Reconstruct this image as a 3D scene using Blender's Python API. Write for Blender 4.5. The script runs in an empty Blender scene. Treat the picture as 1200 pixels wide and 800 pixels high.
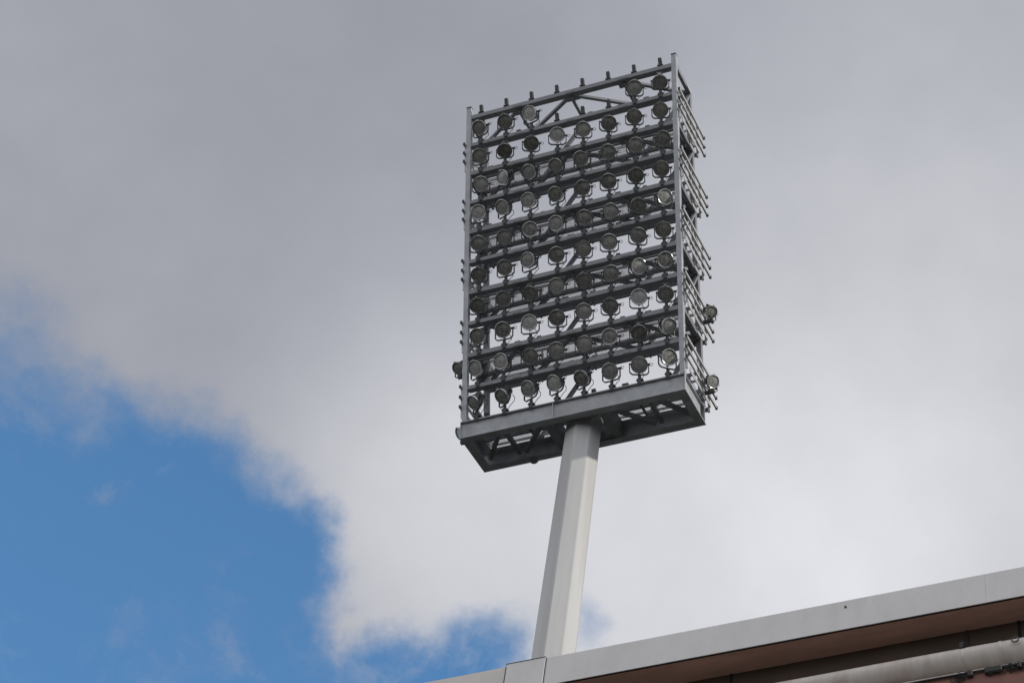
import bpy, bmesh, math, random
from mathutils import Vector, Matrix
R = math.radians
random.seed(7)
sc = bpy.context.scene
C = sc.collection

# ------------------------------------------------------------------ helpers
def tag(o, label=None, cat=None, group=None, kind=None):
    if label: o['label'] = label
    if cat: o['category'] = cat
    if group: o['group'] = group
    if kind: o['kind'] = kind
    return o

def empty(name, m=None):
    o = bpy.data.objects.new(name, None)
    o.empty_display_size = .3
    C.objects.link(o)
    if m is not None: o.matrix_world = m
    return o

class MB:
    """collects boxes, bars, tubes, lathes and links them as one mesh object"""
    def __init__(s): s.bm = bmesh.new()
    def hexa(s, p):
        v = [s.bm.verts.new(q) for q in p]
        for f in ((0,3,2,1),(4,5,6,7),(0,1,5,4),(1,2,6,5),(2,3,7,6),(3,0,4,7)):
            s.bm.faces.new([v[i] for i in f])
        return s
    def box(s, x0, x1, y0, y1, z0, z1):
        return s.hexa([(x0,y0,z0),(x1,y0,z0),(x1,y1,z0),(x0,y1,z0),(x0,y0,z1),(x1,y0,z1),(x1,y1,z1),(x0,y1,z1)])
    def bar(s, p, q, w, h, up=(0,0,1)):
        p, q, up = Vector(p), Vector(q), Vector(up)
        d = (q-p).normalized()
        a = d.cross(up)
        if a.length < 1e-4: a = d.cross(Vector((0,1,0)))
        a.normalize(); b = a.cross(d).normalized()
        a = a*w/2; b = b*h/2
        return s.hexa([p-a-b, p+a-b, q+a-b, q-a-b, p-a+b, p+a+b, q+a+b, q-a+b])
    def tube(s, pts, r, n=8, closed=False):
        pts = [Vector(p) for p in pts]
        rings = []
        N = len(pts)
        ref = Vector((.31,.17,.93)).normalized()
        for i, p in enumerate(pts):
            if closed: d = pts[(i+1) % N]-pts[i-1]
            else: d = pts[min(i+1,N-1)]-pts[max(i-1,0)]
            d.normalize()
            a = d.cross(ref)
            if a.length < .05: a = d.cross(Vector((1,0,0)))
            a.normalize(); b = d.cross(a)
            rr = r[i] if isinstance(r, (list,tuple)) else r
            rings.append([s.bm.verts.new(p+(a*math.cos(t)+b*math.sin(t))*rr) for t in [2*math.pi*k/n for k in range(n)]])
        for i in range(N if closed else N-1):
            A, B = rings[i], rings[(i+1) % N]
            for k in range(n): s.bm.faces.new((A[k],A[(k+1)%n],B[(k+1)%n],B[k]))
        if not closed:
            s.bm.faces.new(list(reversed(rings[0]))); s.bm.faces.new(rings[-1])
        return s
    def lathe(s, prof, n=28, cap0=False, cap1=False):
        """profile of (radius, y) spun round the y axis"""
        rings = [[s.bm.verts.new((r*math.cos(2*math.pi*k/n), y, r*math.sin(2*math.pi*k/n))) for k in range(n)] for r, y in prof]
        for A, B in zip(rings, rings[1:]):
            for k in range(n): s.bm.faces.new((A[k],B[k],B[(k+1)%n],A[(k+1)%n]))
        if cap0: s.bm.faces.new(rings[0])
        if cap1: s.bm.faces.new(list(reversed(rings[-1])))
        return s
    def build(s, name, mat, parent=None, m=None, smooth=False, bevel=0):
        bmesh.ops.recalc_face_normals(s.bm, faces=s.bm.faces)
        if bevel:
            bmesh.ops.bevel(s.bm, geom=list(s.bm.edges), offset=bevel, segments=1, affect='EDGES', clamp_overlap=True)
        me = bpy.data.meshes.new(name); s.bm.to_mesh(me); s.bm.free()
        if smooth:
            for p in me.polygons: p.use_smooth = True
            me.set_sharp_from_angle(angle=R(35))
        me.materials.append(mat)
        o = bpy.data.objects.new(name, me); C.objects.link(o)
        if parent: o.parent = parent
        if m is not None: o.matrix_basis = m
        return o

# ------------------------------------------------------------------ materials
def material(name, base, rough=.55, metal=0., var=.12, scale=3., streak=None, bump=0., dirt=None):
    m = bpy.data.materials.new(name); m.use_nodes = True
    nt = m.node_tree; N, L = nt.nodes, nt.links
    b = N['Principled BSDF']
    b.inputs['Roughness'].default_value = rough
    b.inputs['Metallic'].default_value = metal
    tc = N.new('ShaderNodeTexCoord')
    mp = N.new('ShaderNodeMapping'); L.new(tc.outputs['Object'], mp.inputs[0])
    if streak: mp.inputs['Scale'].default_value = streak
    n = N.new('ShaderNodeTexNoise'); n.inputs['Scale'].default_value = scale; n.inputs['Detail'].default_value = 6; n.inputs['Roughness'].default_value = .65
    L.new(mp.outputs[0], n.inputs['Vector'])
    r = N.new('ShaderNodeValToRGB')
    r.color_ramp.elements[0].position = .3; r.color_ramp.elements[1].position = .7
    r.color_ramp.elements[0].color = (*[c*(1-var) for c in base], 1)
    r.color_ramp.elements[1].color = (*[min(1,c*(1+var)) for c in base], 1)
    L.new(n.outputs['Fac'], r.inputs[0])
    out = r.outputs[0]
    if dirt:
        n2 = N.new('ShaderNodeTexNoise'); n2.inputs['Scale'].default_value = scale*.45; n2.inputs['Detail'].default_value = 8
        L.new(mp.outputs[0], n2.inputs['Vector'])
        r2 = N.new('ShaderNodeValToRGB'); r2.color_ramp.elements[0].position = .52; r2.color_ramp.elements[1].position = .72
        r2.color_ramp.elements[0].color = (0,0,0,1); r2.color_ramp.elements[1].color = (.6,.6,.6,1)
        L.new(n2.outputs['Fac'], r2.inputs[0])
        mx = N.new('ShaderNodeMix'); mx.data_type = 'RGBA'
        L.new(r2.outputs[0], mx.inputs[0]); L.new(out, mx.inputs[6]); mx.inputs[7].default_value = (*dirt, 1)
        out = mx.outputs[2]
    L.new(out, b.inputs['Base Color'])
    mr = N.new('ShaderNodeMapRange'); mr.inputs['To Min'].default_value = max(.05, rough-.1); mr.inputs['To Max'].default_value = min(1, rough+.12)
    L.new(n.outputs['Fac'], mr.inputs['Value']); L.new(mr.outputs[0], b.inputs['Roughness'])
    if bump:
        bp = N.new('ShaderNodeBump'); bp.inputs['Strength'].default_value = bump; bp.inputs['Distance'].default_value = .02
        L.new(n.outputs['Fac'], bp.inputs['Height']); L.new(bp.outputs[0], b.inputs['Normal'])
    return m

M_steel = material('grey_steel_paint', (.52,.54,.57), .5, .1, .2, 2.6, dirt=(.36,.36,.36))
M_beam  = material('slate_grey_steel', (.315,.325,.345), .5, .1, .14, 2.2, dirt=(.22,.215,.21))  # darker grey than the front posts, for crossbeams and bracing
M_grat  = material('galvanised_grating', (.33,.34,.35), .55, .2, .15, 4)
M_rail  = material('galvanised_rail', (.64,.64,.63), .42, .25, .12, 5)
M_dark  = material('dark_bracket_steel', (.07,.072,.075), .5, .2, .25, 6)
M_house = material('lamp_housing_aluminium', (.10,.10,.10), .42, .4, .3, 5, dirt=(.05,.05,.045))
M_rim   = material('lamp_rim_metal', (.66,.66,.65), .25, .8, .15, 8)
M_wire  = material('black_cable', (.02,.02,.021), .6, 0, .2, 9)
M_pole  = material('mast_pole_paint', (.655,.657,.652), .5, 0, .08, 2.4, streak=(1.6,1.6,.10), dirt=(.54,.53,.50))
M_bulb  = material('bulb_glass', (.75,.73,.68), .2, 0, .1, 5)
M_fascia = material('fascia_sheet_metal', (.70,.695,.685), .42, .1, .075, 2.6, streak=(2.2,1,.7), bump=.05, dirt=(.60,.59,.57))
M_fascia2 = material('weathered_fascia_sheet', (.69,.66,.62), .45, .1, .06, 2.6, dirt=(.6,.57,.53))
M_soffit = material('brown_soffit_board', (.48,.29,.23), .7, 0, .18, 2.5, streak=(.6,3,1))
M_recess = material('shade_darkened_brown', (.075,.052,.038), .75, 0, .2, 3, streak=(.5,1,1))  # brown darkened to carry the shade of the recess above the pipe
M_gap   = material('black_joint_and_gap_shade', (.01,.01,.01), .9)  # black for board joints and painted shade in the eave and ledge gaps
M_sealant = material('grey_joint_sealant', (.085,.085,.085), .8)
M_pipe  = material('pale_pipe_coating', (.60,.56,.52), .55, 0, .12, 5, streak=(2.2,1,.6), bump=.08, dirt=(.40,.29,.25))
M_redwall = material('red_brown_render', (.27,.135,.11), .85, 0, .22, 2.5, bump=.2, dirt=(.17,.09,.075))
M_roof  = material('roof_felt', (.05,.05,.05), .9)
M_grass = material('grass', (.024,.027,.019), .9, 0, .35, .6)
M_bounce_pave  = material('added_bounce_paving', (.34,.33,.31), .85, 0, .15, .8)

for m_ in (M_grass, M_roof):
    m_.node_tree.nodes['Principled BSDF'].inputs['Specular IOR Level'].default_value = 0
def reflector_mat():
    m = bpy.data.materials.new('dull_reflector'); m.use_nodes = True
    N, L = m.node_tree.nodes, m.node_tree.links
    b = N['Principled BSDF']
    b.inputs['Metallic'].default_value = .85; b.inputs['Roughness'].default_value = .34
    tc = N.new('ShaderNodeTexCoord'); n = N.new('ShaderNodeTexNoise'); n.inputs['Scale'].default_value = 9; n.inputs['Detail'].default_value = 4
    oi = N.new('ShaderNodeObjectInfo'); va = N.new('ShaderNodeVectorMath'); va.operation = 'ADD'
    mu = N.new('ShaderNodeMath'); mu.operation = 'MULTIPLY'; mu.inputs[1].default_value = 37
    L.new(oi.outputs['Random'], mu.inputs[0]); L.new(tc.outputs['Object'], va.inputs[0]); L.new(mu.outputs[0], va.inputs[1])
    L.new(va.outputs[0], n.inputs['Vector'])
    r = N.new('ShaderNodeValToRGB'); r.color_ramp.elements[0].position = .35; r.color_ramp.elements[1].position = .68
    r.color_ramp.elements[0].color = (.44,.44,.42,1); r.color_ramp.elements[1].color = (.78,.78,.76,1)
    L.new(n.outputs['Fac'], r.inputs[0]); L.new(r.outputs[0], b.inputs['Base Color'])
    return m
def glass_mat():
    m = bpy.data.materials.new('dusty_front_glass'); m.use_nodes = True
    nt = m.node_tree; N, L = nt.nodes, nt.links
    N.remove(N['Principled BSDF'])
    out = N['Material Output']
    tr = N.new('ShaderNodeBsdfTransparent'); tr.inputs[0].default_value = (.82,.82,.80,1)
    gl = N.new('ShaderNodeBsdfGlossy'); gl.inputs['Roughness'].default_value = .06
    df = N.new('ShaderNodeBsdfDiffuse'); df.inputs[0].default_value = (.85,.845,.82,1)
    fr = N.new('ShaderNodeFresnel'); fr.inputs['IOR'].default_value = 1.75
    m1 = N.new('ShaderNodeMixShader'); m2 = N.new('ShaderNodeMixShader')
    tc = N.new('ShaderNodeTexCoord'); n = N.new('ShaderNodeTexNoise'); n.inputs['Scale'].default_value = 7; n.inputs['Detail'].default_value = 5
    L.new(tc.outputs['Object'], n.inputs['Vector'])
    mr = N.new('ShaderNodeMapRange'); mr.inputs['From Min'].default_value = .3; mr.inputs['From Max'].default_value = .75; mr.inputs['To Min'].default_value = .25; mr.inputs['To Max'].default_value = .65
    L.new(n.outputs['Fac'], mr.inputs['Value'])
    oi = N.new('ShaderNodeObjectInfo'); ad = N.new('ShaderNodeMath'); ad.operation = 'MULTIPLY_ADD'; ad.use_clamp = True
    L.new(oi.outputs['Random'], ad.inputs[0]); ad.inputs[1].default_value = .42; L.new(mr.outputs[0], ad.inputs[2])
    sx = N.new('ShaderNodeSeparateXYZ'); cxz = N.new('ShaderNodeCombineXYZ'); ln_ = N.new('ShaderNodeVectorMath'); ln_.operation = 'LENGTH'
    L.new(tc.outputs['Object'], sx.inputs[0]); L.new(sx.outputs[0], cxz.inputs[0]); L.new(sx.outputs[2], cxz.inputs[1]); L.new(cxz.outputs[0], ln_.inputs[0])
    sn = N.new('ShaderNodeMath'); sn.operation = 'MULTIPLY'; sn.inputs[1].default_value = 62; L.new(ln_.outputs['Value'], sn.inputs[0])
    cs_ = N.new('ShaderNodeMath'); cs_.operation = 'COSINE'; L.new(sn.outputs[0], cs_.inputs[0])
    a2 = N.new('ShaderNodeMath'); a2.operation = 'MULTIPLY_ADD'; a2.use_clamp = True; a2.inputs[1].default_value = .07
    L.new(cs_.outputs[0], a2.inputs[0]); L.new(ad.outputs[0], a2.inputs[2])
    L.new(a2.outputs[0], m1.inputs[0]); L.new(tr.outputs[0], m1.inputs[1]); L.new(df.outputs[0], m1.inputs[2])
    L.new(fr.outputs[0], m2.inputs[0]); L.new(m1.outputs[0], m2.inputs[1]); L.new(gl.outputs[0], m2.inputs[2])
    L.new(m2.outputs[0], out.inputs[0])
    return m
M_refl, M_glass = reflector_mat(), glass_mat()

# ------------------------------------------------------------------ camera
cam = bpy.data.objects.new('camera', bpy.data.cameras.new('camera')); C.objects.link(cam)
PITCH, ROLL = .88926, .17339
fw = Vector((0, math.cos(PITCH), math.sin(PITCH)))
r0 = Vector((1,0,0)); u0 = r0.cross(fw)
rt = r0*math.cos(ROLL)+u0*math.sin(ROLL); up = -r0*math.sin(ROLL)+u0*math.cos(ROLL)
CAM = Vector((0,0,1.7))
cam.matrix_world = Matrix(((rt.x,up.x,-fw.x,CAM.x),(rt.y,up.y,-fw.y,CAM.y),(rt.z,up.z,-fw.z,CAM.z),(0,0,0,1)))
F = 2876.73
cam.data.sensor_fit = 'HORIZONTAL'; cam.data.sensor_width = 36; cam.data.lens = F*36/1200
cam.data.clip_end = 8000; cam.data.clip_start = .1
sc.camera = cam

# ------------------------------------------------------------------ ground
MB().box(-3000,3000,-3000,3000,-.5,0).build('ground', M_grass)['kind'] = 'structure'
MB().box(-16,22,-14,15,-.3,.02).build('added_unseen_pavement', M_bounce_pave)['kind'] = 'structure'  # unseen paving, added to bounce light up onto the soffit

# ------------------------------------------------------------------ stand building with the eave
EO = Vector((.823, 16.652, 0)); EAZ = R(-28.785)
ebase = Matrix.Translation(EO) @ Matrix.Rotation(EAZ, 4, 'Z')
bld = empty('stand_building', ebase)
tag(bld, 'flat roofed stand with pale metal fascia and brown soffit in front of the mast', 'building')
ZT, ZB, ZL = 17.70, 17.347, 16.595
MB().box(-.392, 0, -.012, .03, ZB-.004, ZT+.004).build('joint_cover', M_fascia, bld, bevel=.004)
def fascia(x0, x1, zt, zb, mat):
    # sheet with a small drip lip at the bottom and a folded top edge
    prof = [(0,zb),(0,zt),(.10,zt+.004),(.10,zt-.02),(.008,zt-.025),(.008,zb)]
    mb = MB()
    A = [mb.bm.verts.new((x0,y,z)) for y,z in prof]; B = [mb.bm.verts.new((x1,y,z)) for y,z in prof]
    n = len(prof)
    for k in range(n): mb.bm.faces.new((A[k],A[(k+1)%n],B[(k+1)%n],B[k]))
    mb.bm.faces.new(A); mb.bm.faces.new(B[::-1])
    return mb.build('fascia', mat, bld)
fascia(-14, -.396, ZT-.018, ZB-.02, M_fascia2)
fascia(.004, 4.1494, ZT, ZB, M_fascia)
fascia(4.1506, 18, ZT, ZB, M_fascia)
MB().box(-.402,-.3925,-.008,.02,ZB,ZT-.02).build('joint_trim', M_sealant, bld)
MB().box(-.398,.002,-.015,.02,ZT+.0042,ZT+.009).build('joint_trim', M_sealant, bld)
MB().box(.0005,.0085,-.008,.02,ZB,ZT-.004).build('joint_trim', M_sealant, bld)
MB().box(-14,18,.0085,.0295,ZB+.002,ZB+.04).build('eave_shade_strip', M_gap, bld)  # black strip in place of the shade between fascia and soffit
MB().tube([(2.886,-.012,17.618),(2.886,.004,17.618)], .011, 8).build('bolt', M_dark, bld)
MB().box(-14,18,.03,.32,ZB+.011,ZB+.05).build('soffit', M_soffit, bld)
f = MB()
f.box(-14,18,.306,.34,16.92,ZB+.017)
f.build('shaded_recess_band', M_recess, bld)  # dark band, recess shade put into its colour
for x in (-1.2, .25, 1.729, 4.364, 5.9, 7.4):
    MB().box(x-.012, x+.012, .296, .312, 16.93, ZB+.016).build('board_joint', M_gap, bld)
MB().box(-14,18,.33,.60,16.5,16.93).build('wall', M_recess, bld)
MB().box(-14,18,.035,.60,0,ZL-.035).build('wall', M_redwall, bld)
MB().box(-14,18,.06,.329,ZL-.035,ZL-.004).build('ledge_shade_strip', M_gap, bld)  # black box stands in for the shadow line under the ledge
MB().box(-14,18,.036,.30,ZL,ZL+.009).build('ledge_flashing', M_pipe, bld)
for q in ((-14,-13.7,.61,16), (17.7,18,.61,16), (-13.69,17.69,15.7,16)):
    MB().box(*q,0,17.3).build('wall', M_redwall, bld)
MB().box(-13.99,17.99,.10,16,17.40,17.66).build('roof', M_roof, bld)
# the pale pipe under the eave, its couplings and clamps
PY, PZ, PR = .16, 16.838, .119
pipe = MB().tube([(x,PY,PZ+.003*math.sin(x*2.1)) for x in [-14+.5*k for k in range(65)]], PR, 24).build('pipe', M_pipe, bld, smooth=True)
for x in (-3.0, .6, 4.234, 7.8):
    MB().tube([(x-.012,PY,PZ),(x+.012,PY,PZ)], PR+.006, 24).build('coupling', M_pipe, pipe, smooth=True)
for x in (-2.4, .75, 3.905, 7.05):
    MB().bar((x,.285,17.34),(x,.285,16.90),.016,.01,(0,1,0)).box(x-.02,x+.02,.06,.29,16.958,16.972).box(x-.018,x+.018,.045,.06,16.905,16.972).build('pipe_hanger', M_wire, pipe)
    MB().tube([(x,PY+(PR+.0015)*math.cos(t),PZ+(PR+.0015)*math.sin(t)) for t in [2*math.pi*k/24 for k in range(24)]], .004, 6, True).build('clamp_ring', M_pipe, pipe)
for x in (4.374,):
    MB().tube([(x+.03*math.cos(t),.02,16.86+.03*math.sin(t)) for t in [2*math.pi*k/14 for k in range(14)]], .007, 6, True).build('eye_ring', M_dark, pipe)
# black cables clipped to the wall below the pipe
cb = MB(); rr = random.Random(4)
for k in range(3):
    cb.tube([(-8+.125*i, .022-.006*k, ZL-.022-.010*k+.006*math.sin((-8+.125*i)*3.1+k)) for i in range(161)], .007, 6)
for x in (.4, 2.9, 3.9, 4.19, 4.36, 5.3):
    for j in range(8):
        a = rr.uniform(.02,.055); ph = rr.uniform(0,6.28)
        cx, cz = x+rr.uniform(-.05,.05), ZL-.06+rr.uniform(-.03,.02)
        cb.tube([(cx+a*math.cos(t), .015+.012*math.sin(t*2+ph), cz+a*.7*math.sin(t)) for t in [2*math.pi*q/16 for q in range(16)]], .0035, 5, True)
cb.build('cable', M_wire, bld)
for x, w_ in ((4.10,.15), (3.95,.05), (4.38,.035)):
    MB().box(x,x+w_,-.006,.034,ZL-.085,ZL-.02).build('junction_box', M_wire, bld, bevel=.008)

# ------------------------------------------------------------------ the mast and its headframe
HO = Vector((2.00377, 46.37562, 56.79133))
HX = Vector((.8781009, -.4784755, 0)); HU = Vector((-.1284674,-.2357640,.9632816)); HB = Vector((.4609066,.8458585,.2684931))
HEAD = Matrix(((HX.x,HB.x,HU.x,HO.x),(HX.y,HB.y,HU.y,HO.y),(HX.z,HB.z,HU.z,HO.z),(0,0,0,1)))
W, H = 7.0, 12.138
ROW = H/10
pt = HEAD @ Vector((0,.97,-.62))
pole_top = Vector((pt.x, pt.y, pt.z))
mast = empty('floodlight_mast', Matrix.Translation((pole_top.x, pole_top.y, 0)))
tag(mast, 'tall pale octagonal steel mast carrying a grey headframe full of floodlights', 'floodlight mast')
LM = Matrix.Translation((-pole_top.x,-pole_top.y,0)) @ HEAD     # head frame in mast space
def part(mb, name, mat, **k): return mb.build(name, mat, mast, LM, **k)
def depth(z): return 1.90+(1.55-1.90)*z/H
def LV(k): return H-(k-1)*ROW        # height of crossbeam k (1 = top)

# pole (octagonal, tapered, with welded seam rings)
pm = MB(); ang0 = R(16.9)
zt = pole_top.z+.45
def ring(z):
    d = 1.10+.0135*(zt-z)
    return [pm.bm.verts.new((d/2*math.cos(ang0+k*math.pi/4), d/2*math.sin(ang0+k*math.pi/4), z)) for k in range(8)]
zs = [0, 14, 28, 41, zt]
rings = [ring(z) for z in zs]
for A, B in zip(rings, rings[1:]):
    for k in range(8): pm.bm.faces.new((A[k],A[(k+1)%8],B[(k+1)%8],B[k]))
pm.bm.faces.new(rings[-1]); pm.bm.faces.new(rings[0][::-1])
pole = pm.build('pole', M_pole, mast, bevel=.02)
MB().box(-.25,.25,-.98,-.80,1.0,2.2).build('access_door', M_pole, pole)
MB().tube([(0,0,0),(0,0,.06)], 1.5, 24).build('base_plate', M_steel, mast)

# base frame of channel beams with flanges
X0, X1, DB = -3.54, 3.49, 1.93
def ibeam(mb, p, q, out, h=.60, fl=.28, t=.03):
    p, q, out = Vector(p), Vector(q), Vector(out)
    upv = Vector((0,0,1))
    mid = out*(-fl/2)
    mb.bar(p+mid+upv*(h/2-t/2), q+mid+upv*(h/2-t/2), fl, t)
    mb.bar(p+mid-upv*(h/2-t/2), q+mid-upv*(h/2-t/2), fl, t)
    mb.bar(p-out*.09, q-out*.09, .03, h-2*t-.002)
zc = -.30
for y, sy in ((0,-1),(DB,1)):
    bf = MB(); ibeam(bf, (X0,y,zc), (X1,y,zc), (0,sy,0)); part(bf, 'base_beam', M_steel)
bs = MB()
ibeam(bs, (X0,.284,zc), (X0,DB-.284,zc), (-1,0,0)); part(bs, 'base_side_beam', M_steel)
bs = MB(); ibeam(bs, (X1,.284,zc), (X1,DB-.284,zc), (1,0,0)); part(bs, 'base_side_beam', M_steel)
for x in (-.86, .86):
    part(MB().bar((x,.285,zc),(x,DB-.285,zc), .26, .56), 'base_cross_beam', M_beam)
for y in (.30, DB-.42):
    part(MB().box(-.70,.70,y,y+.12,-.56,-.04), 'pole_head_plate', M_beam)
for s in (-1,1):
    for xa, xb, yb in ((1.0,2.05,.34),(2.25,2.25,.34),(2.4,3.2,.36)):
        part(MB().bar((s*xa,.34,-.40),(s*xb,DB-yb,-.40),.12,.12), 'base_brace', M_beam)
for x in (X0+.006, -.60, X1-.006):
    part(MB().box(x-.007,x+.007,.004,.074,-.568,-.032), 'stiffener', M_rail)
part(MB().tube([(-1.89,1.80,-.601),(-1.89,1.80,-.66),(-1.89,1.80,-.70)], [.14,.14,.10], 14), 'cable_gland', M_beam)
# wiring: a sagging cable behind every row of lamps, with small connector boxes
rw_ = random.Random(9)
for k in range(2, 12):
    z = LV(k)+.10; pts = []
    for i in range(113):
        x = -W/2+.2+i*(W-.4)/112
        pts.append((x, .20+.03*math.sin(x*2.3+k), z-.07*abs(math.sin((x+W/2)*math.pi/.853))*rw_.uniform(.8,1.2)))
    wr = part(MB().tube(pts, .014, 6), 'wiring', M_wire)
    for c in range(8):
        if rw_.random() < .7:
            x = -W/2+.5+.853*c+rw_.uniform(.1,.3)
            MB().box(x,x+rw_.uniform(.12,.2),.16,.24,z-.02,z+rw_.uniform(.1,.18)).build('connector_box', M_beam if rw_.random()<.5 else M_dark, wr)
# corner posts
for x, n in ((-W/2+.08,0),(W/2-.08,1)):
    mb = MB().box(x-.08,x+.08,0,.16,.002,H+.42)
    part(mb, 'corner_post', M_steel, bevel=.008)
    mb = MB().box(x-.082,x+.082,-.01,.17,H+.421,H+.46)
    part(mb, 'post_cap', M_dark)
    y0, y1 = depth(0), depth(H)
    mb = MB().bar((x,y0-.08,.002),(x,y1-.08,H+.08),.16,.16,(0,1,0))
    part(mb, 'rear_post', M_beam, bevel=.008)
# crossbeams, front
for k in range(1, 11):
    z = LV(k); main = k % 2 == 1
    h = .155 if main else .135
    mb = MB()
    t = .02
    mb.box(-W/2+.162, W/2-.162, .012, .032, z-h/2+.021, z+h/2-.021)
    mb.box(-W/2+.162, W/2-.162, 0.012, .225, z+h/2-.02, z+h/2)
    mb.box(-W/2+.162, W/2-.162, .012, .225, z-h/2, z-h/2+.02)
    # splice plates
    for x in (-1.75, 0, 1.75):
        mb.box(x-.14,x+.14,.0,.0118,z-h/2+.03,z+h/2-.03)
    part(mb, 'crossbeam', M_beam)
# rear beams, side beams and bracing, at every main level
for k in (1,3,5,7,9,11):
    z = LV(k); D = depth(z)
    if k != 11:
        mb = MB().bar((-W/2+.17,D-.08,z),(W/2-.17,D-.08,z),.12,.16)
        part(mb, 'rear_beam', M_beam)
        for s in (-1,1):
            part(MB().bar((s*(W/2-.06),.162,z),(s*(W/2-.06),D-.165,z),.10,.18), 'side_beam', M_beam)
        if k != 1:
            for s in (-1,1):
                part(MB().bar((s*(W/2-.05),.16,z+.10),(s*(W/2-.05),D-.17,z+2*ROW-.12),.07,.07,(0,1,0)), 'side_brace', M_beam)
        zb = z-.03
        for a, b in ((0,-1.75),(0,1.75),(-1.75,-3.35),(1.75,3.35)):
            part(MB().bar((a,.16,zb),(b,D-.17,zb),.11,.09), 'plan_brace', M_beam)
        for a in (-1.75,0,1.75):
            part(MB().bar((a,.155,zb-.096),(a,D-.16,zb-.096),.09,.09).box(a-.22,a+.22,.10,.40,zb-.052,zb-.047), 'cross_strut', M_beam)
        for s in (-1,1):
            mb = MB().hexa([(s*(W/2+.004),D-.50,z-.07),(s*(W/2+.016),D-.50,z-.07),(s*(W/2+.016),D-.05,z-.07),(s*(W/2+.004),D-.05,z-.07),
                     (s*(W/2+.004),D-.42,z+.07),(s*(W/2+.016),D-.42,z+.07),(s*(W/2+.016),D-.05,z+.07),(s*(W/2+.004),D-.05,z+.07)])
            part(mb, 'gusset_plate', M_rail)
    # diagonals of the rear plane over each pair of rows
    if k != 1:
        zu = z+2*ROW; Du = depth(zu); zm = z+ROW; Dm = depth(zm)
        for xa, xb in ((0,-1.75),(W/2-.2,1.75)):
            part(MB().bar((xa,Du-.07,zu-.05),(xb,D-.07,z+.05),.12,.09,(0,1,0)), 'rear_brace', M_beam)
        mb = MB().bar((-W/2+.17,Dm-.08,zm),(W/2-.17,Dm-.08,zm),.07,.09)
        part(mb, 'rear_rail', M_beam)
# catwalks
for k in (3,5,7,9,11):
    z = LV(k); D = depth(z); y0, y1 = .45, D+.26
    zf = z+.12
    cw = MB()
    for y in (y0, (y0+y1)/2, y1): cw.bar((-W/2-.02,y,zf-.02),(W/2+.02,y,zf-.02),.07,.12)
    for x in (-3.3,-1.75,-.01,1.75,3.3): cw.bar((x,y0+.04,zf-.085),(x,y1-.04,zf-.085),.06,.08)
    c = part(cw, 'catwalk', M_beam)
    gr = MB()
    for i in range(174):
        x = -W/2+.03+i*.04
        gr.box(x,x+.005,y0+.04,y1-.04,zf+.045,zf+.070)
    for i in range(int((y1-y0-.1)/.1)):
        y = y0+.06+i*.1
        gr.box(-W/2,W/2,y,y+.006,zf+.0705,zf+.078)
    gr.build('grating', M_grat, c)
    rails = MB(); RX = {1: W/2+.085, -1: -W/2-.035}
    for hh in (.52, .88, 1.26):
        for s in (-1,1):
            rails.bar((RX[s],-.04,z+hh),(RX[s],D+.80,z+hh),.05,.09)
        rails.bar((-W/2-.06,D+.30,z+hh),(W/2+.06,D+.30,z+hh),.05,.07)
    for x in (-3.5,-1.75,0,1.75,3.5):
        rails.bar((x,D+.35,z+.06),(x,D+.35,z+1.30),.06,.04,(0,1,0))
    for s in (-1,1):
        for y in (.10, D*.62, D+.28):
            rails.bar((s*(W/2+.04),y,z+.2),(s*(W/2+.04),y,z+1.32),.045,.06,(0,1,0))
    for s in (-1,1):
        rails.bar((RX[s],.20,z+.22),(RX[s],D+.26,z+.22),.02,.14)
    rails.build('guardrail', M_rail, c)
    for hh in (.52, .88, 1.26):
        for sd in (-1,1):
            for ya, yb in ((D+.801,D+.87),(-.075,-.041)):
                MB().box(RX[sd]-.035,RX[sd]+.035,ya,yb,z+hh-.05,z+hh+.05).build('rail_end_clamp', M_dark, c)

# column positions of the lamps and the empty mounting stubs
COLX = [-W/2+.50+.853*i for i in range(8)]
stub = lambda x, z: MB().bar((x,.07,z+.10),(x,.02,z+.40),.11,.10,(1,0,0)).box(x-.09,x+.09,-.01,.14,z+.10,z+.13)
for x in COLX: part(stub(x, LV(1)), 'mounting_stub', M_dark)
for c in (3,4,5): part(stub(COLX[c], LV(2)), 'mounting_stub', M_dark)

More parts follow.
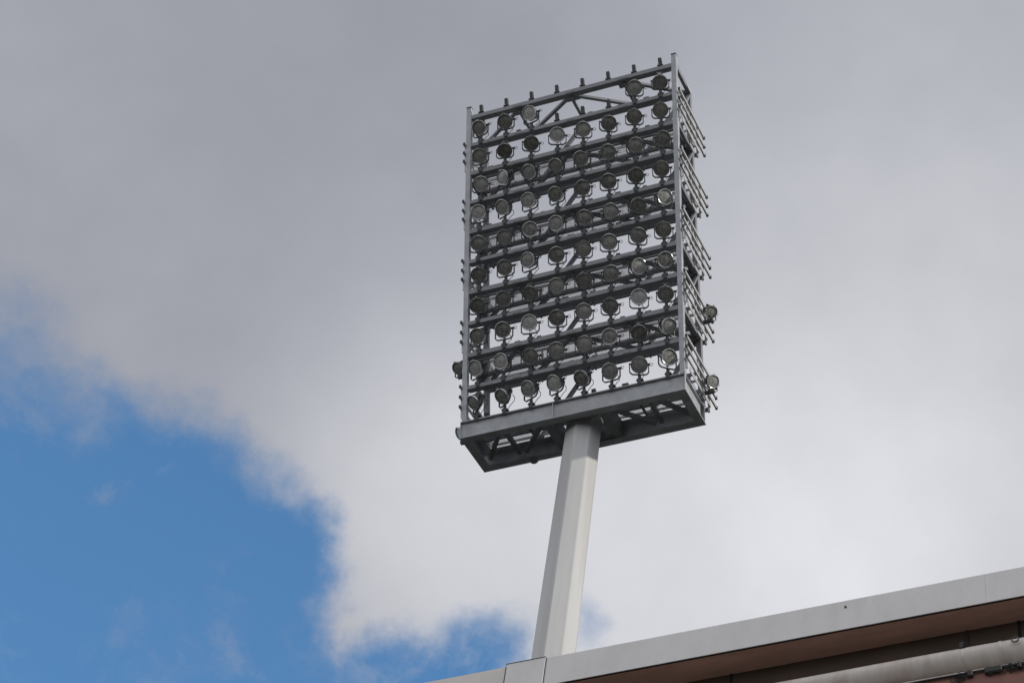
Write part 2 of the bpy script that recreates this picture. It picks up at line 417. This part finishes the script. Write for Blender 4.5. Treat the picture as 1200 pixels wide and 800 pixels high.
# ------------------------------------------------------------------ floodlights
def floodlight_meshes():
    P = {}
    P['bracket'] = MB().bar((0,.05,.085),(0,.02,.27),.07,.08,(1,0,0)).box(-.10,.10,-.012,.15,.085,.115).box(-.06,.06,-.028,-.0125,-.05,.14)
    yk = MB()
    r, b = .278, -.37
    pts = [(-r,0,.0),(-r,0,b+.08),(-r+.07,0,b),(0,0,b-.01),(r-.07,0,b),(r,0,b+.08),(r,0,0)]
    for p, q in zip(pts, pts[1:]): yk.bar(p, q, .03, .04, (0,1,0))
    yk.tube([(-r-.02,0,0),(-.2,0,0)], .03, 10).tube([(.2,0,0),(r+.05,0,0)], .035, 10)
    P['yoke'] = yk
    P['spring_loop'] = MB().tube([(r+.075+.05*math.cos(t),.0,.0+.05*math.sin(t)) for t in [2*math.pi*q/14 for q in range(14)]], .008, 6, True)
    P['housing'] = MB().lathe([(.05,.30),(.10,.285),(.115,.17),(.16,.12),(.205,.04),(.232,-.05),(.24,-.14),(.225,-.14),(.218,-.06)], 28, cap0=True).box(-.09,.09,.10,.27,.11,.20)
    P['rim'] = MB().lathe([(.226,-.13),(.226,-.165),(.231,-.176),(.240,-.180),(.250,-.174),(.254,-.155),(.247,-.128),(.240,-.126)], 28).box(-.03,.03,-.17,-.10,.250,.275).box(-.03,.03,-.17,-.10,-.275,-.250)
    P['reflector'] = MB().lathe([(.219,-.128),(.20,-.08),(.165,-.01),(.11,.05),(.05,.075),(.012,.078)], 28, cap1=True)
    P['bulb'] = MB().tube([(0,.06,0),(0,.0,0),(0,-.05,0),(0,-.085,0)], [.022,.034,.034,.015], 10).box(-.05,.05,-.10,-.09,-.05,.05)
    P['glass'] = MB().lathe([(.223,-.145),(.16,-.156),(.08,-.163),(.01,-.165)], 28, cap1=True)
    P['cable'] = MB().tube([(.02,.27,.10),(.10,.30,-.05),(.16,.24,-.22),(.10,.14,-.40),(.02,.09,-.56)], .011, 6)
    return P
mats = dict(bracket=M_dark, yoke=M_dark, spring_loop=M_dark, housing=M_house, rim=M_rim, reflector=M_refl, bulb=M_bulb, glass=M_glass, cable=M_wire)
PIV = .645
def first_lamp():
    root = empty('floodlight')
    P = floodlight_meshes(); O = {}
    for n in ('bracket','yoke','housing'):
        O[n] = P[n].build(n, mats[n], root, smooth=n == 'housing')
    O['spring_loop'] = P['spring_loop'].build('spring_loop', mats['spring_loop'], O['yoke'])
    O['cable'] = P['cable'].build('cable', mats['cable'], O['yoke'], smooth=True)
    for n in ('rim','reflector','bulb','glass'):
        O[n] = P[n].build(n, mats[n], O['housing'], smooth=True)
    return root
proto = first_lamp(); used = [False]
def copy_tree(o, parent=None):
    c = o.copy(); C.objects.link(c)
    if parent: c.parent = parent
    for ch in list(o.children): copy_tree(ch, c)
    return c
camL = (HEAD.inverted() @ CAM)
def lamp(x, y, z, label, yaw, tilt, group, piv=PIV, size=1.):
    """yaw: degrees turned to the picture's left of the viewer, tilt: degrees aimed below the viewer"""
    o = copy_tree(proto) if used[0] else proto
    used[0] = True
    o.matrix_world = HEAD @ Matrix.Translation((x*(1+.034*min(1,max(0,z)/H)),y,z)) @ Matrix.Scale(size, 4)
    tag(o, label, 'floodlight', group)
    d = (camL-Vector((x,y,z+piv))).normalized()
    az = math.atan2(d.x, -d.y); el = math.asin(d.z)
    az -= R(yaw); el -= R(tilt)
    for ch in o.children:
        n = ch.name.split('.')[0]
        if n == 'yoke':
            ch.matrix_basis = Matrix.Translation((0,0,piv)) @ Matrix.Rotation(az, 4, 'Z')
        elif n == 'housing':
            ch.matrix_basis = Matrix.Translation((0,0,piv)) @ Matrix.Rotation(az, 4, 'Z') @ Matrix.Rotation(el, 4, 'X').inverted()
    return o
ORD = ['top','second','third','fourth','fifth','sixth','seventh','eighth','ninth','bottom']
COL = ['leftmost','second from left','third from left','fourth from left','fourth from right','third from right','second from right','rightmost']
rl = random.Random(21)
YAW = {(0,0):36,(0,1):14,(0,2):30,(0,6):4,(0,7):-8,
       (2,0):14,(2,1):46,(2,2):44,(2,3):40,(2,4):20,
       (3,0):22,(3,1):36,(3,2):34,(3,3):30,
       (9,0):56,(9,1):56,(9,2):50,(9,3):46,(9,4):34,(9,5):20,(9,7):-22,
       (8,0):62,(8,1):26,(8,7):-34,(7,7):18,(7,6):-6,(7,0):24,(7,1):20,(7,2):16,
       (5,1):22,(5,2):18,(6,2):16,(6,3):30}
for r in range(10):
    z = LV(r+2) if r < 9 else 0
    for c in range(8):
        if r == 0 and c in (3,4,5): continue
        yaw = YAW.get((r,c), 17-3.8*c)+rl.choice((-14,-5,-2,0,0,2,5,12))+rl.uniform(-4,4)
        tilt = (4 if yaw < 30 else 0)+rl.choice((-16,-6,0,0,4,12))+rl.uniform(-5,5)
        look = 'turned far to the left' if yaw > 38 else ('turned left' if yaw > 16 else ('turned right' if yaw < -15 else 'facing forward'))
        rw = 'top row' if r == 0 else ('bottom row' if r == 9 else f'{ORD[r]} row from the top')
        o = lamp(COLX[c]+rl.uniform(-.03,.03), 0, z, f'floodlight {look}, {COL[c]} in the {rw}', yaw, tilt, 'floodlights on the headframe crossbeams')
# four spotlights on outrigger arms at the sides
arms = MB()
def arm(xs, y, z):
    s = 1 if xs > 0 else -1
    part(MB().bar((s*(W/2+.12),y,z+.03),(xs+s*.08,y,z+.03),.09,.09), 'lamp_arm', M_dark)
SG = 'side floodlights on outrigger arms'
for x, y, z, lab, yaw, tilt in (
    (W/2+.33, 1.62, LV(9)+.45, 'upper of two floodlights sticking out from the right side of the headframe', -38, 10),
    (W/2+.33, 1.50, LV(11)+.19, 'lower right side floodlight with pale glass, beside the base frame', -40, -6),
    (-W/2-.25, .46, LV(9)-.44, 'upper of two floodlights sticking out from the left side of the headframe', 52, 5),
    (-W/2-.18, .60, LV(11)-.36, 'lower left side floodlight seen edge on, beside the end of the base beam', 74, 0)):
    arm(x, y, z); lamp(x, y-.05, z, lab, yaw, tilt, SG, piv=.45, size=.82)

# the frame is slightly wider at the top than at the bottom
def flare(x, z): return x*(1+.034*min(1,max(0,z)/H))
for o in list(mast.children):
    if o.name.split('.')[0] in ('pole','base_plate'): continue
    for q in [o]+list(o.children):
        for v in q.data.vertices: v.co.x = flare(v.co.x, v.co.z)
# ------------------------------------------------------------------ light
SUNAZ, SUNEL = R(-3), R(26)
hx = Vector((HX.x,HX.y,0)).normalized(); hb = Vector((-HX.y,HX.x,0)).normalized()
sh = hx*math.cos(SUNAZ)+hb*math.sin(SUNAZ)
sdir = (sh*math.cos(SUNEL)+Vector((0,0,1))*math.sin(SUNEL)).normalized()
sun = bpy.data.objects.new('sun', bpy.data.lights.new('sun', 'SUN')); C.objects.link(sun)
sun.data.energy = 2.0; sun.data.angle = R(2); sun.data.color = (1,.95,.87)
sun.rotation_euler = (-sdir).to_track_quat('-Z','Y').to_euler()
sun.location = (60,0,90)

# ------------------------------------------------------------------ sky: Nishita blue with a cloud deck
w = bpy.data.worlds.new('World'); sc.world = w; w.use_nodes = True
nt = w.node_tree; N, L = nt.nodes, nt.links
bg = N['Background']; STR = .15
bg.inputs['Strength'].default_value = STR
sky = N.new('ShaderNodeTexSky'); sky.sky_type = 'NISHITA'; sky.sun_disc = False
sky.sun_elevation = SUNEL; sky.sun_rotation = math.atan2(sdir.x, sdir.y)
sky.air_density = 1.0; sky.dust_density = .3; sky.ozone_density = 2.0
tc = N.new('ShaderNodeTexCoord')
def vec(v):
    n = N.new('ShaderNodeCombineXYZ')
    for i in range(3): n.inputs[i].default_value = v[i]
    return n.outputs[0]
def mth(op, a, b=None, c=None):
    n = N.new('ShaderNodeMath'); n.operation = op
    for i, q in enumerate((a,b,c)):
        if q is None: continue
        if isinstance(q, (int,float)): n.inputs[i].default_value = q
        else: L.new(q, n.inputs[i])
    return n.outputs[0]
def vm(op, a, b):
    n = N.new('ShaderNodeVectorMath'); n.operation = op
    for i, q in enumerate((a,b)):
        if isinstance(q, (tuple,Vector)): n.inputs[i].default_value = tuple(q)
        else: L.new(q, n.inputs[i])
    return n
def noise(v, scale, detail=6, rough=.55, off=(0,0,0)):
    n = N.new('ShaderNodeTexNoise'); n.inputs['Scale'].default_value = scale; n.inputs['Detail'].default_value = detail; n.inputs['Roughness'].default_value = rough
    L.new(vm('ADD', v, off).outputs[0], n.inputs['Vector'])
    return n
def sm(v, a, b, lo=0., hi=1.):
    n = N.new('ShaderNodeMapRange'); n.interpolation_type = 'SMOOTHSTEP'
    n.inputs['From Min'].default_value = a; n.inputs['From Max'].default_value = b; n.inputs['To Min'].default_value = lo; n.inputs['To Max'].default_value = hi
    L.new(v, n.inputs['Value']); return n.outputs[0]
dirn = tc.outputs['Generated']
def sky_dir(px, py): return (fw+rt*((px-600)/F)-up*((py-400)/F)).normalized()
wn = noise(dirn, 16, 7, .6)
wv = vm('SUBTRACT', wn.outputs['Color'], (.5,.5,.5)).outputs[0]
sc_ = N.new('ShaderNodeVectorMath'); sc_.operation = 'SCALE'; L.new(wv, sc_.inputs[0]); sc_.inputs['Scale'].default_value = .05
wd = vm('ADD', dirn, sc_.outputs[0]).outputs[0]
wn2 = noise(dirn, 55, 6, .6, (3,1,2))
wv2 = vm('SUBTRACT', wn2.outputs['Color'], (.5,.5,.5)).outputs[0]
sc2 = N.new('ShaderNodeVectorMath'); sc2.operation = 'SCALE'; L.new(wv2, sc2.inputs[0]); sc2.inputs['Scale'].default_value = .014
wd = vm('ADD', wd, sc2.outputs[0]).outputs[0]
# a gap in the cloud deck: union of soft discs on the sky
def disc(px, py, r_in, r_out, hi=1.):
    dist = vm('DISTANCE', wd, sky_dir(px,py)).outputs['Value']
    return sm(dist, r_in/F, r_out/F, hi, 0.)
gap = None
for a in ((120,720,170,340,1.), (300,675,50,160,1.), (-60,580,100,300,1.), (555,780,20,130,.95), (690,745,5,70,.5), (0,400,10,180,.45), (470,835,60,160,1.), (520,800,20,110,.9), (330,770,30,140,1.), (-2300,1500,700,1500,.6)):
    d_ = disc(*a)
    gap = d_ if gap is None else mth('MAXIMUM', gap, d_)
fb = noise(dirn, 42, 9, .62, (7,3,5)).outputs['Fac']
veil = noise(wd, 19, 8, .6, (2,6,1)).outputs['Fac']
gapn = mth('ADD', gap, mth('MULTIPLY', mth('SUBTRACT', fb, .5), .55))
clear = mth('MULTIPLY', sm(gapn, .15, .95), sm(gap, .0, .35))
clear = mth('MULTIPLY', clear, sm(veil, .50, .74, 1., .62))
# brightness of the deck
base = None
def glow(px, py, s, amp):
    dist = vm('DISTANCE', dirn, sky_dir(px,py)).outputs['Value']
    q = mth('DIVIDE', dist, s/F)
    return mth('MULTIPLY', mth('EXPONENT', mth('MULTIPLY', mth('MULTIPLY', q, q), -1.)), amp)
lum = None
for a in ((950,690,380,.30), (1000,620,160,.06), (1250,250,420,.12), (540,600,210,.15), (450,520,170,.05), (1300,820,300,.03), (300,130,330,-.018), (640,40,200,-.02)):
    g_ = glow(*a); lum = g_ if lum is None else mth('ADD', lum, g_)
behind = vm('DOT_PRODUCT', dirn, (-.42,-.87,.26)).outputs['Value']  # unseen sky behind the camera, brightened to light the front faces
lum = mth('ADD', lum, mth('MULTIPLY', sm(behind, -.1, .9), .42))
lum = mth('ADD', lum, .375)
ln = noise(dirn, 7, 5, .5, (1,8,2)).outputs['Fac']; ln2 = noise(dirn, 24, 7, .55, (4,4,9)).outputs['Fac']
lum = mth('MULTIPLY', lum, mth('ADD', .78, mth('ADD', mth('MULTIPLY', ln, .30), mth('MULTIPLY', ln2, .17))))
lum = mth('MULTIPLY', lum, 1./STR)
cc = N.new('ShaderNodeMix'); cc.data_type = 'RGBA'; cc.blend_type = 'MIX'
tintf = sm(lum, 2.4, 4.4)
L.new(tintf, cc.inputs[0]); cc.inputs[6].default_value = (.94,.97,1.09,1); cc.inputs[7].default_value = (.975,.985,1.045,1)
cs = N.new('ShaderNodeVectorMath'); cs.operation = 'SCALE'; L.new(cc.outputs[2], cs.inputs[0]); L.new(lum, cs.inputs['Scale'])
mix = N.new('ShaderNodeMix'); mix.data_type = 'RGBA'
L.new(clear, mix.inputs[0]); L.new(cs.outputs[0], mix.inputs[6]); 
tint = vm('MULTIPLY', sky.outputs[0], (.84,1.25,1.40)).outputs[0]
L.new(tint, mix.inputs[7])
L.new(mix.outputs[2], bg.inputs['Color'])

# ------------------------------------------------------------------ view
sc.view_settings.view_transform = 'Standard'; sc.view_settings.look = 'None'
sc.view_settings.exposure = 0; sc.view_settings.gamma = 1
sc.render.film_transparent = False
